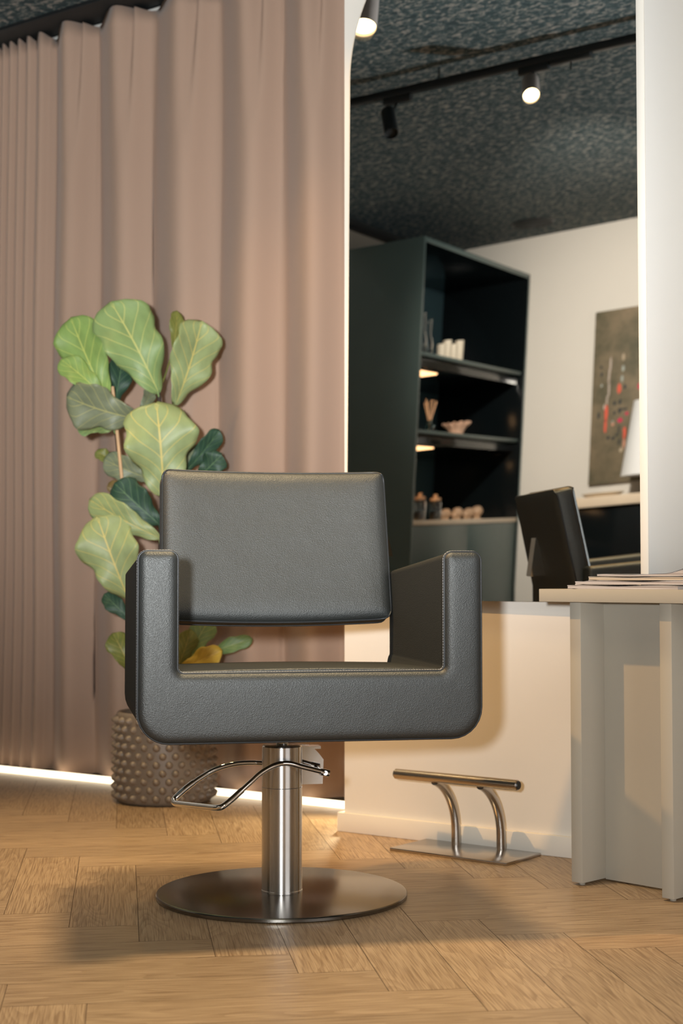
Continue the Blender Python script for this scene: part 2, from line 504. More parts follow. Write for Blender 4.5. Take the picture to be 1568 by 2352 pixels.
# wall behind the curtain
structure(link('wall_alcove', bx(-2.6, 0.2, 0.56, 0.66, 0, CEIL), M['wall'], smooth=0))
structure(link('wall_return', bx(0.06, 0.14, 0.14, 0.56, 0, CEIL), M['wall'], smooth=0))
def room_slab(name, x0, x1, y0, y1, z0, z1, m):
    return slab_poly(name, [RW(x0, y0), RW(x1, y0), RW(x1, y1), RW(x0, y1)], z0, z1, m)
room_slab('wall_back', -2.3, 4.6, -5.52, -5.41, 0, CEIL, M['wall'])
room_slab('wall_left', -2.22, -2.12, -5.41, 0.25, 0, CEIL, M['wall'])
room_slab('wall_right', 3.7, 3.8, -5.41, 0.60, 0, CEIL, M['wall'])
def fill_window():  # added out of view to give the chrome column a bright band
    t = bpy.data.objects.new('fill_window_1', None); C.objects.link(t); structure(t)
    t.location = RW(3.70, -1.30, 0); t.rotation_euler = (0, 0, RHO)
    link('pane', bx(-0.012, -0.006, -0.70, 0.70, 0.15, 2.45), M['fill_window'], t, smooth=0)
    for y0, y1, z0, z1 in ((-0.77, -0.70, 0.08, 2.52), (0.70, 0.77, 0.08, 2.52), (-0.70, 0.70, 0.08, 0.15), (-0.70, 0.70, 2.45, 2.52)):
        link('frame', bx(-0.03, -0.002, y0, y1, z0, z1, 0.003), M['base'], t)
fill_window()
room_slab('trim_1', -2.12, -2.09, -5.38, -0.1, CEIL - 0.06, CEIL, M['black_trim'])
# skirting wraps the free end of the wall
def skirting():
    bm = new()
    box(bm, -0.016, 3.85, -0.014, 0.0, 0.0, 0.053, 0.002)
    box(bm, -0.016, 0.0, 0.0, 0.14, 0.0, 0.053, 0.002)
    return structure(link('baseboard_front', bm, M['base']))
skirting()
# black strip stands in for the shaded recess above the curtain
structure(link('recess_shade_strip', bx(-2.4, -0.005, 0.31, 0.555, CEIL - 0.014, CEIL, 0.001), M['black_trim']))

# ------------------------------------------------------------------ curtain
def curtain():
    t = thing('curtain', 'floor-length mauve brown pleated curtain hanging left of the mirror', 'curtain', (-0.95, 0.42, 0))
    ox, oy = -0.95, 0.42
    val = [-1.985, -1.945, -1.905, -1.868, -1.822, -1.775, -1.722, -1.645, -1.415, -1.142, -0.845, -0.565, -0.315, -0.05]
    pts = []
    for a, b in zip(val, val[1:]):
        n = 26
        for k in range(n):
            s = k / n
            pts.append((a, b, s))
    pts.append((val[-2], val[-1], 1.0))
    NZ = 46
    z0, z1 = 0.012, 2.750
    bm = new()
    grid = []
    for j in range(NZ + 1):
        f = j / NZ
        z = z0 + (z1 - z0) * f
        row = []
        for (a, b, s) in pts:
            wd = b - a
            amp = min(0.098, wd * 0.44)
            # broad crest facing the room, narrow valley where folds meet
            prof = math.sin(math.pi * s) ** 1.5 if 0 < s < 1 else 0.0
            skew = 0.16 * wd * math.sin(math.pi * s) ** 2
            y = amp * 0.42 - amp * prof
            # pinched double pleat near the tape
            top = max(0.0, (f - 0.80) / 0.20)
            if wd > 0.15:
                y += amp * 0.62 * top * math.exp(-((s - 0.60) / 0.10) ** 2)
                y += 0.10 * amp * math.sin(2 * math.pi * s) * (1 - f)
            x = a + wd * s + skew + 0.006 * math.sin(3.1 * z + a * 7)
            y += 0.004 * math.sin(2.3 * z + 11 * a)
            zz = z
            if j == NZ: zz += -0.016 * (1 - prof) + 0.004
            if j == 0: zz += 0.004 * math.sin(a * 9)
            row.append(bm.verts.new((x - ox, y, zz)))
        grid.append(row)
    for j in range(NZ):
        for i in range(len(pts) - 1):
            bm.faces.new((grid[j][i], grid[j][i + 1], grid[j + 1][i + 1], grid[j + 1][i]))
    c = link('curtain_fabric', bm, M['curtain'], t, smooth=180)
    sol = c.modifiers.new('thick', 'SOLIDIFY'); sol.thickness = 0.003; sol.offset = 0
    # heading tape stitched across the pleats
    link('curtain_rail', bx(-1.42, 0.945, 0.044, 0.066, 2.728, 2.752, 0.002), M['rail'], t)
    return t
curtain()

# bright light strip along the floor in front of the curtain hem
t = thing('floor_light_strip', 'glowing white light strip on the floor along the curtain hem', 'light strip', (-0.98, 0.34, 0))
link('light_strip', bx(-0.98, 0.985, -0.008, 0.008, 0.0, 0.022, 0.004), M['floor_led'], t)

# ------------------------------------------------------------------ mirror
ME, MK, MB, MA, ZB, XM = -0.0114, -0.0145, -0.0007, -0.0228, 0.649, 0.48
def msurf(x, z):
    u, v = x - XM, z - ZB
    return -0.03 + ME * v + MK * u * v + MB * v * v + MA * u
def mirror():
    t = thing('wall_mirror', 'large frameless arch-topped mirror leaning on the white wall behind the chair', 'mirror', (0.48, -0.02, 0.649))
    O = Vector((0.48, -0.02, 0.649))
    zs, rad, zt = 2.12, 0.46, 2.58
    rows = []
    nz = 40
    zl = [ZB + (zs - ZB) * i / nz for i in range(nz)]
    na = 30
    zl += [zs + rad * math.sin(math.pi / 2 * i / na) for i in range(na + 1)]
    def bounds(z):
        lean = 0.013 * (z - 1.0)
        if z <= zs: return 0.020 + lean, 0.945 + 0.006 * (z - 1.0)
        h = math.sqrt(max(0, 1 - ((z - zs) / rad) ** 2))
        xc = 0.4825 + 0.0095 * (z - 1.0)
        return xc - (0.4625 - 0.0035 * (z - 1)) * h, xc + (0.4625 - 0.0035 * (z - 1)) * h
    bev = 0.005
    def sheet(bm, dy, inset):
        g = []
        for z in zl:
            a, b = bounds(z)
            a += inset; b -= inset
            if b < a: a = b = (a + b) / 2
            g.append([bm.verts.new(Vector((a + (b - a) * i / 24, msurf(a + (b - a) * i / 24, z) + dy, z)) - O) for i in range(25)])
        return g
    bm = new()
    g = sheet(bm, 0.0, bev)
    for r0, r1 in zip(g, g[1:]):
        for i in range(24):
            if (r1[i].co - r1[i + 1].co).length > 1e-6:
                bm.faces.new((r0[i], r0[i + 1], r1[i + 1], r1[i]))
            else:
                bm.faces.new((r0[i], r0[i + 1], r1[i]))
    link('mirror_glass', bm, M['mirror'], t, smooth=180)
    # glass edge, its bright lit line put into the cream colour, wraps round
    bm = new()
    def outline(dy, inset):
        L_, R_ = [], []
        for z in zl:
            a, b = bounds(z)
            a += inset; b -= inset
            if b < a: a = b = (a + b) / 2
            L_.append(Vector((a, msurf(a, z) + dy, z)) - O); R_.append(Vector((b, msurf(b, z) + dy, z)) - O)
        pts = L_ + R_[::-1][1:]
        if inset:
            for p in (pts[0], pts[-1]): pass
        return [bm.verts.new(p) for p in pts]
    o1 = outline(-0.0001, bev); o2 = outline(0.0015, 0.0); o3 = outline(0.006, 0.0)
    n = len(o1)
    for A, B in ((o1, o2), (o2, o3)):
        for i in range(n):
            bm.faces.new((A[i], A[(i + 1) % n], B[(i + 1) % n], B[i]))
    bm.faces.new(o3)
    link('glass_edge', bm, M['bevel'], t, smooth=20)
    # backing batten against the wall
    link('mirror_backing', bx(-0.38, 0.38, -0.004, 0.02, 0.12, 0.20), M['black_trim'], t)
mirror()

# ------------------------------------------------------------------ styling chair
def styling_chair():
    t = thing('styling_chair', 'black leather salon styling chair on a round steel base', 'chair', (0.3775, -0.7866, 0), R(46.0))
    yf, w_, a_, yr = 0.405, 0.3464, 0.2692, 0.102
    za, zs, zb = 0.762, 0.522, 0.386
    # --- upholstered U: two armrests and seat in one piece
    ang = lambda p: p
    pts = [(-w_, za), (-w_, zb), (w_, zb), (w_, za), (a_, za), (a_, zs), (-a_, zs), (-a_, za)]
    rad = [0.018, 0.062, 0.062, 0.018, 0.016, 0.012, 0.012, 0.016]
    P = round_poly(pts, rad, 7)
    def fix(v):
        # tops of the arms fall towards the back
        k = max(0.0, (v.z - 0.60) / (za - 0.60))
        d = (v.y + yf) / (yf + yr)
        v.z -= 0.034 * k * max(0, d)
        if v.z < 0.55: v.z += (-0.012) * max(0, d) * (1 if abs(v.x) < a_ - 0.004 and v.z > 0.5 else 0)
        # slight crown of the front pad
        return v
    def U(d):
        q = [(-w_ + d, za - d), (-w_ + d, zb + d), (w_ - d, zb + d), (w_ - d, za - d), (a_ + d, za - d), (a_ + d, zs - d), (-a_ - d, zs - d), (-a_ - d, za - d)]
        rr = [max(0.0012, 0.018 - d), 0.062 - d * 0.9, 0.062 - d * 0.9, max(0.0012, 0.018 - d), max(0.0012, 0.016 - d), 0.012 + d, 0.012 + d, max(0.0012, 0.016 - d)]
        return round_poly(q, rr, 7)
    bm = new()
    secs = [(-yf - 0.0128, 0.030), (-yf - 0.0125, 0.020), (-yf - 0.0117, 0.0135), (-yf - 0.0102, 0.0092), (-yf - 0.0078, 0.0056), (-yf - 0.0050, 0.0030), (-yf - 0.0022, 0.0012), (-yf, 0.0), (-yf + 0.0015, 0), (-yf + 0.03, 0), (-yf + 0.12, 0), (-yf + 0.25, 0), (yr - 0.02, 0), (yr - 0.008, 0), (yr - 0.002, 0.003), (yr, 0.010)]
    rings = [[bm.verts.new((p.x, y, p.y)) for p in U(d)] for y, d in secs]
    n = len(P)
    for A, B in zip(rings, rings[1:]):
        for i in range(n): bm.faces.new((A[i], A[(i + 1) % n], B[(i + 1) % n], B[i]))
    ff = bm.faces.new(rings[0][::-1]); bf = bm.faces.new(rings[-1])
    bmesh.ops.recalc_face_normals(bm, faces=bm.faces)
    bmesh.ops.triangulate(bm, faces=[ff, bf])
    for v in bm.verts: fix(v.co)
    link('seat_shell', bm, M['leather'], t, smooth=48)
    # piping and stitching along the front outline
    out = [fix(Vector((p.x, -yf, p.y))) for p in P]
    link('front_piping', tube(new(), [p + Vector((0, 0.0005, 0)) for p in out], 0.0022, 8, closed=True), M['piping'], t, smooth=180)
    inner = []
    cen = []
    m_ = len(out)
    for i in range(m_):
        a0, b0 = out[i - 1], out[(i + 1) % m_]
        d = (b0 - a0); d.y = 0; d.normalize()
        nrm = Vector((d.z, 0, -d.x))
        inner.append(out[i] + nrm * 0.0018 + Vector((0, 0.0032, 0)))
    link('front_stitching', dashes(new(), inner + [inner[0]], 0.0009, 0.0042, 0.0014), M['thread'], t, smooth=0)
    # thin pad on the seat
    bm = bx(-a_ + 0.004, a_ - 0.004, -yf + 0.02, yr - 0.004, zs - 0.03, zs + 0.004, 0.006, 3)
    bmesh.ops.subdivide_edges(bm, edges=bm.edges[:], cuts=4, use_grid_fill=True)
    for v in bm.verts:
        d = (v.co.y + yf) / (yf + yr)
        v.co.z += -0.014 * d + (0.004 * math.cos(v.co.x / a_ * 1.5) if v.co.z > zs - 0.01 else 0)
    link('seat_pad', bm, M['leather'], t, smooth=60)
    # --- back cushion
    tw, bw, yt, yb, zt, zb2, th = 0.262, 0.266, 0.124, 0.052, 0.962, 0.617, 0.056
    H_ = zt - zb2
    def shape(u, v, s):
        """u -1..1 across, v 0..1 up, s 0 front .. 1 back"""
        wd = bw + (tw - bw) * v
        x = wd * u
        y = yb + (yt - yb) * v + 0.020 * (1 - u * u) * (0.5 + 0.5 * v) - 0.016 * (1 - u * u) * 0
        z = zb2 + H_ * v
        z += -0.008 * (1 - u * u) * (1 - v) * 1.0 + (-0.004) * (1 - u * u) * v
        nrm = Vector((0, H_, -(yt - yb))).normalized()
        return Vector((x, y, z)) + nrm * (th * s)
    def padded(nx, nz, puff):
        bm = new()
        us = [-1, -0.992, -0.975, -0.945] + [-0.9 + 1.8 * i / nx for i in range(nx + 1)] + [0.945, 0.975, 0.992, 1]
        vs = [0, 0.008, 0.022, 0.046] + [0.08 + 0.84 * i / nz for i in range(nz + 1)] + [0.954, 0.978, 0.992, 1]
        def rc(u, v):
            # rounded corners in the outline
            r = 0.055
            uu = abs(u) * 0.266; vv = (v - 0.5) * H_
            hx, hz = 0.266, H_ / 2
            rr = 0.022
            dx = max(0, uu - (hx - rr)); dz = max(0, abs(vv) - (hz - rr))
            d = math.hypot(dx, dz)
            if d > rr:
                k = rr / d
                uu = (hx - rr) + dx * k; vv = math.copysign((hz - rr) + dz * k, vv)
            return math.copysign(uu / 0.266, u), vv / H_ + 0.5
        def layer(s, pf):
            g = []
            for v in vs:
                row = []
                for u in us:
                    u2, v2 = rc(u, v)
                    p = shape(u2, v2, s)
                    e = min((1 - abs(u2)) * 0.266, min(v2, 1 - v2) * H_)
                    k = 1 - math.exp(-max(0.0, e) / 0.010)
                    nrm = Vector((0, H_, -(yt - yb))).normalized()
                    p += nrm * (pf * k)
                    row.append(bm.verts.new(p))
                g.append(row)
            return g
        F = layer(0.12, -0.016); B = layer(0.92, 0.009)
        nu, nv = len(us), len(vs)
        for g in (F, B):
            for j in range(nv - 1):
                for i in range(nu - 1):
                    bm.faces.new((g[j][i], g[j][i + 1], g[j + 1][i + 1], g[j + 1][i]))
        ring = [(0, i) for i in range(nu)] + [(j, nu - 1) for j in range(1, nv)] + [(nv - 1, i) for i in range(nu - 2, -1, -1)] + [(j, 0) for j in range(nv - 2, 0, -1)]
        for k in range(len(ring)):
            a = ring[k]; b = ring[(k + 1) % len(ring)]
            bm.faces.new((F[a[0]][a[1]], F[b[0]][b[1]], B[b[0]][b[1]], B[a[0]][a[1]]))
        edge = [F[a[0]][a[1]].co.copy() for a in ring]
        edgeb = [B[a[0]][a[1]].co.copy() for a in ring]
        bmesh.ops.remove_doubles(bm, verts=bm.verts, dist=0.0002)
        return bm, edge, edgeb
    bm, edge, edgeb = padded(18, 14, 0)
    link('backrest', bm, M['leather'], t, smooth=60)
    def dedupe(e):
        r = [e[0]]
        for p in e[1:]:
            if (p - r[-1]).length > 0.001: r.append(p)
        if (r[0] - r[-1]).length < 0.001: r.pop()
        return r
    e1 = dedupe(edge); e2 = dedupe(edgeb)
    link('backrest_piping', tube(new(), e1, 0.0023, 8, closed=True), M['piping'], t, smooth=180)
    link('backrest_piping', tube(new(), e2, 0.0023, 8, closed=True), M['piping'], t, smooth=180)
    st = [p + (q - p).normalized() * 0.0042 + Vector((0, -0.0006, 0)) + Vector((math.copysign(0.0006, p.x), 0, 0)) for p, q in zip(edge, edgeb)]
    st = dedupe(st)
    link('backrest_stitching', dashes(new(), st + [st[0]], 0.0008, 0.0042, 0.0014), M['thread'], t, smooth=0)
    # --- hinge bracket behind the backrest
    bm = new()
    prof = [(0.118, 0.705), (0.192, 0.700), (0.176, 0.815), (0.155, 0.822)]
    for x in (-0.043, 0.013):
        A = [bm.verts.new((x - 0.002, p[0], p[1])) for p in prof]; B = [bm.verts.new((x + 0.002, p[0], p[1])) for p in prof]
        bm.faces.new(A); bm.faces.new(B[::-1])
        for i in range(len(prof)): bm.faces.new((A[i], A[(i + 1) % 4], B[(i + 1) % 4], B[i]))
    A = [bm.verts.new(p) for p in ((-0.045, 0.192, 0.700), (0.015, 0.192, 0.700), (0.015, 0.176, 0.815), (-0.045, 0.176, 0.815))]
    bm.faces.new(A)
    box(bm, -0.045, 0.015, 0.118, 0.190, 0.698, 0.703)
    link('back_bracket', bm, M['chrome'], t, smooth=30)
    # --- base
    bm = lathe(new(), [(0.272, 0.0), (0.279, 0.0012), (0.280, 0.003), (0.280, 0.0085), (0.2785, 0.0105), (0.275, 0.0115), (0.0, 0.0115)], 128, capb=True, capt=False)
    bmesh.ops.remove_doubles(bm, verts=bm.verts, dist=1e-5)
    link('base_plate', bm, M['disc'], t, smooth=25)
    link('column', lathe(new(), [(0.0462, 0.0115), (0.0462, 0.014), (0.0452, 0.016), (0.0452, 0.2415)], 72), M['drawn'], t, smooth=25)
    link('column_sleeve', lathe(new(), [(0.0440, 0.2415), (0.0450, 0.243), (0.0450, 0.332), (0.0435, 0.3345), (0.0400, 0.336)], 72), M['drawn'], t, smooth=25)
    link('piston', lathe(new(), [(0.0135, 0.336), (0.0135, 0.384)], 32), M['chrome'], t, smooth=25)
    link('mounting_plate', bx(-0.11, 0.11, -0.11, 0.09, 0.376, 0.387, 0.002), M['black_metal'], t)
    # pump bracket beside the sleeve
    bm = new()
    prof = [(0.040, 0.330), (0.072, 0.328), (0.088, 0.311), (0.098, 0.298), (0.096, 0.243), (0.040, 0.243)]
    for y in (0.020, 0.052):
        A = [bm.verts.new((p[0], y - 0.0015, p[1])) for p in prof]; B = [bm.verts.new((p[0], y + 0.0015, p[1])) for p in prof]
        bm.faces.new(A); bm.faces.new(B[::-1])
        for i in range(len(prof)): bm.faces.new((A[i], A[(i + 1) % 6], B[(i + 1) % 6], B[i]))
    box(bm, 0.040, 0.092, 0.020, 0.052, 0.322, 0.328)
    link('pump_bracket', bm, M['chrome'], t, smooth=30)
    lev = catmull([(0.088, -0.042, 0.277), (0.043, -0.053, 0.290), (0.003, -0.061, 0.301), (-0.026, -0.062, 0.297), (-0.056, -0.064, 0.282), (-0.08, -0.066, 0.262), (-0.105, -0.070, 0.241), (-0.124, -0.072, 0.225), (-0.141, -0.073, 0.213), (-0.153, -0.066, 0.209),
                   (-0.175, -0.035, 0.207), (-0.217, 0.030, 0.204), (-0.232, 0.055, 0.203), (-0.236, 0.066, 0.206), (-0.231, 0.073, 0.214), (-0.205, 0.076, 0.236), (-0.17, 0.079, 0.259), (-0.136, 0.078, 0.276), (-0.096, 0.076, 0.286), (-0.057, 0.074, 0.288), (-0.02, 0.072, 0.284), (0.043, 0.064, 0.270), (0.092, 0.05, 0.264)], 7)
    lv = link('pump_lever', tube(new(), lev, 0.0058, 12), M['chrome'], t, smooth=60)
    # sleeve of the foot loop, a little thicker
    seg = [p for p in lev if p.x < -0.098 and (p.z < 0.247)]
    link('lever_sleeve', tube(new(), seg, 0.0070, 12), M['chrome'], lv, smooth=60)
    link('pivot_pin', tube(new(), [(0.090, -0.050, 0.276), (0.090, 0.062, 0.264)], 0.0052, 16), M['chrome'], lv, smooth=40)
    link('end_cap', tube(new(), [(0.080, -0.044, 0.2785), (0.099, -0.040, 0.274), (0.100, -0.040, 0.2738)], [0.0078, 0.0078, 0.0055], 20), M['chrome'], lv, smooth=40)
    return t
chair = styling_chair()

# ------------------------------------------------------------------ footrest
def footrest():
    t = thing('footrest', 'steel T-bar footrest on a flat floor plate under the mirror', 'footrest', (0.45, -0.104, 0), R(-2.0))
    link('base_plate', bx(-0.176, 0.176, -0.086, 0.086, 0, 0.008, 0.0015), M['steel'], t)
    for x in (-0.062, 0.076):
        pts = [(x, 0.056, 0.008), (x, 0.056, 0.03)]
        for k in range(0, 11):
            a = math.pi / 2 * k / 10 * 0.78
            pts.append((x, 0.056 - 0.150 * (1 - math.cos(a)), 0.045 + 0.150 * math.sin(a) * 1.0))
        link('leg', tube(new(), pts, 0.0125, 20), M['steel'], t, smooth=40)
    bar = tube(new(), [(-0.186, -0.044, 0.194), (-0.184, -0.044, 0.194), (0.184, -0.044, 0.194), (0.186, -0.044, 0.194)], [0.0115, 0.0135, 0.0135, 0.0115], 28)
    b = link('foot_bar', bar, M['steel'], t, smooth=40)
    for s in (-1, 1):
        link('end_cap', tube(new(), [(s * 0.186, -0.044, 0.194), (s * 0.1885, -0.044, 0.194)], [0.0112, 0.0098], 24), M['black_metal'], b, smooth=30)
footrest()

# ------------------------------------------------------------------ console table, partition board, magazines
TL, TA = Vector((0.845, -0.302, 0)), R(-10.6)
def TW(x, y, z):
    c, s = math.cos(TA), math.sin(TA)
    return Vector((TL.x + x * c - y * s, TL.y + x * s + y * c, z))
def console():
    t = thing('console_table', 'greige laminate console table with upright slab legs at the right edge', 'table', TL, TA)
    link('tabletop', bx(-0.055, 0.95, -0.035, 0.26, 0.654, 0.684, 0.0012), M['greige'], t)
    for x in (0.008, 0.254, 0.62):
        lg = link('leg', bx(x, x + 0.031, 0.0, 0.20, 0.006, 0.654, 0.0012), M['greige'], t)
        for y in (0.02, 0.18):
            link('foot', lathe(new(), [(0.007, 0.0), (0.008, 0.0065)], 16, c=(x + 0.0155, y)), M['greige'], lg)
    link('back_panel', bx(0.039, 0.254, 0.09, 0.108, 0.004, 0.654, 0.0008), M['greige'], t)
    link('back_panel', bx(0.285, 0.62, 0.09, 0.108, 0.004, 0.654, 0.0008), M['greige'], t)
console()
pb = thing('partition_board', 'tall off-white partition board standing on the console table beside the mirror', 'partition', TW(0.111, 0.14, 0.684), TA)
link('panel', bx(0.0, 0.0215, 0.003, 0.180, 0.0, CEIL - 0.686, 0.001), M['board'], pb)
link('edge_strip', bx(-0.0002, 0.0217, -0.001, 0.003, 0.0, CEIL - 0.686, 0.0008), M['board_edge_lit'], pb)  # front edge coloured lighter to look brightly lit

def magazine(name, label, loc, rz, w_, d_, h_, m, cover, curl=0.0, seed=1, wav=0.0012):
    rnd = random.Random(seed)
    t = thing(name, label, 'magazine', loc, rz, 'magazines stacked on the console table')
    ph = rnd.uniform(0, 6)
    def sheet(z0, z1, grow):
        bm = new(); nx, ny = 28, 8
        def g(zf, top):
            G = []
            for j in range(ny + 1):
                row = []
                for i in range(nx + 1):
                    x = -grow + (w_ + 2 * grow) * i / nx; y = -grow + (d_ + 2 * grow) * j / ny
                    q = i / nx
                    wv = wav * math.sin(9 * q + ph) * (0.3 + 0.7 * zf / h_) if zf > 0 else 0
                    sp = -0.22 * h_ * max(0, 1 - q * 10) if top else (0.10 * h_ * max(0, 1 - q * 10))
                    cu = curl * max(0, (q - 0.70) / 0.30) ** 1.6 * (zf / h_)
                    row.append(bm.verts.new((x, y, zf + wv + sp + cu)))
                G.append(row)
            return G
        A, B = g(z0, False), g(z1, True)
        for G in (A, B):
            for j in range(ny):
                for i in range(nx): bm.faces.new((G[j][i], G[j][i + 1], G[j + 1][i + 1], G[j + 1][i]))
        for j in range(ny):
            for i in (0, nx): bm.faces.new((A[j][i], A[j + 1][i], B[j + 1][i], B[j][i]))
        for i in range(nx):
            for j in (0, ny): bm.faces.new((A[j][i], A[j][i + 1], B[j][i + 1], B[j][i]))
        return bm
    link('pages', sheet(h_ * 0.06, h_ * 0.94, 0.0), m, t, smooth=40)
    link('cover', sheet(h_ * 0.94, h_ * 1.0, 0.0006), cover, t, smooth=40)
    link('back_cover', sheet(0.0, h_ * 0.06, 0.0006), cover, t, smooth=40)
    return t
P0 = TW(0.024, -0.028, 0.6842)
magazine('magazine', 'pale grey magazine at the bottom of the console stack, on the tabletop', P0, TA + R(-1.0), 0.300, 0.21, 0.0075, M['paper'], M['cover_grey'], seed=1)
magazine('magazine', 'pale grey magazine second from the bottom, its corner set back', TW(0.040, -0.020, 0.6945), TA + R(1.2), 0.300, 0.21, 0.0075, M['paper'], M['cover_grey'], seed=2)
magazine('magazine', 'cream-edged magazine third from the bottom, lying further right', TW(0.072, -0.012, 0.7042), TA + R(-0.6), 0.29, 0.20, 0.0070, M['paper2'], M['cover_grey'], seed=3)
magazine('magazine', 'topmost magazine with dark cover, its right edge curling up', TW(0.088, -0.002, 0.7130), TA + R(0.8), 0.255, 0.19, 0.0050, M['paper'], M['cover_dark'], curl=0.024, seed=4)

# ------------------------------------------------------------------ potted fiddle-leaf fig
LEAVES = [
    ((-0.800, 0.105, 1.303), (-0.881, -0.025, 1.592), 0.207, 10, 0.12, 0.1, 'light'),
    ((-0.921, -0.004, 1.274), (-1.023, -0.076, 1.546), 0.163, -18, 0.22, 0.06, 'bright'),
    ((-0.914, -0.024, 1.286), (-1.021, -0.111, 1.410), 0.091, 10, 0.2, 0.08, 'bright'),
    ((-0.735, 0.114, 1.262), (-0.650, 0.149, 1.527), 0.182, 32, 0.26, 0.05, 'pale'),
    ((-0.815, 0.192, 1.460), (-0.817, 0.215, 1.590), 0.051, 20, 0.2, 0.05, 'olive'),
    ((-0.973, 0.082, 1.275), (-0.962, 0.114, 1.446), 0.094, 20, 0.25, 0.05, 'dark'),
    ((-0.841, 0.052, 1.218), (-0.985, -0.122, 1.273), 0.162, -30, 0.2, 0.14, 'grey'),
    ((-0.937, 0.045, 1.191), (-1.013, -0.044, 1.202), 0.087, 30, 0.25, 0.15, 'light'),
    ((-0.745, 0.070, 0.968), (-0.708, -0.002, 1.249), 0.234, 5, 0.14, 0.16, 'pale'),
    ((-0.862, 0.086, 1.242), (-0.857, 0.138, 1.322), 0.051, 30, 0.25, 0.1, 'grey'),
    ((-0.769, 0.200, 1.053), (-0.669, 0.257, 1.186), 0.073, 30, 0.2, 0.05, 'dark'),
    ((-0.718, 0.211, 1.037), (-0.635, 0.221, 1.103), 0.084, 10, 0.15, 0.05, 'dark'),
    ((-0.784, 0.202, 1.053), (-0.757, 0.257, 1.141), 0.071, 0, 0.2, 0.05, 'grey'),
    ((-0.937, 0.058, 1.081), (-0.978, 0.005, 1.118), 0.045, 10, 0.2, 0.1, 'olive'),
    ((-0.848, 0.120, 1.030), (-0.943, 0.005, 1.086), 0.092, -20, 0.2, 0.15, 'grey'),
    ((-0.796, 0.108, 0.881), (-0.895, 0.002, 1.011), 0.119, -10, 0.2, 0.1, 'dark'),
    ((-0.946, 0.076, 0.961), (-0.962, 0.065, 1.028), 0.048, 0, 0.2, 0.1, 'brown'),
    ((-0.767, 0.079, 0.837), (-0.943, -0.069, 0.954), 0.105, -15, 0.2, 0.2, 'pale'),
    ((-0.847, 0.023, 0.641), (-0.890, -0.080, 0.898), 0.192, -6, 0.15, 0.12, 'pale'),
    ((-0.884, 0.071, 0.575), (-0.955, 0.021, 0.660), 0.061, 0, 0.2, 0.1, 'dark'),
    ((-0.883, 0.071, 0.415), (-0.913, 0.026, 0.534), 0.086, 10, 0.2, 0.2, 'olive'),
    ((-0.735, 0.175, 0.454), (-0.682, 0.224, 0.584), 0.084, 0, 0.2, 0.1, 'light'),
    ((-0.747, 0.142, 0.427), (-0.698, 0.152, 0.544), 0.072, 20, 0.2, 0.1, 'olive'),
    ((-0.698, 0.213, 0.462), (-0.556, 0.276, 0.518), 0.053, -10, 0.25, 0.1, 'mid'),
    ((-0.720, 0.125, 0.421), (-0.597, 0.174, 0.480), 0.074, 0, 0.25, 0.12, 'yellow'),
    ((-0.773, 0.198, 0.427), (-0.717, 0.261, 0.487), 0.048, 0, 0.2, 0.1, 'dark'),
    ((-0.908, 0.090, 0.469), (-0.959, 0.067, 0.499), 0.056, 0, 0.2, 0.1, 'brown'),
]
TRUNK = [(-0.8, 0.129, 0.276), (-0.806, 0.125, 0.609), (-0.803, 0.127, 0.889), (-0.799, 0.13, 1.057), (-0.807, 0.125, 1.197), (-0.807, 0.112, 1.309)]
TRUNK2 = [(-0.862, 0.111, 0.275), (-0.892, 0.09, 0.539), (-0.917, 0.084, 0.819), (-0.937, 0.07, 1.087), (-0.945, 0.053, 1.228), (-0.933, 0.012, 1.282)]
STAKE = [(-0.843, 0.075, 0.278), (-0.883, 0.047, 0.888), (-0.922, 0.02, 1.324)]
VIEW = Vector((0.655, -0.755, 0.10)).normalized()
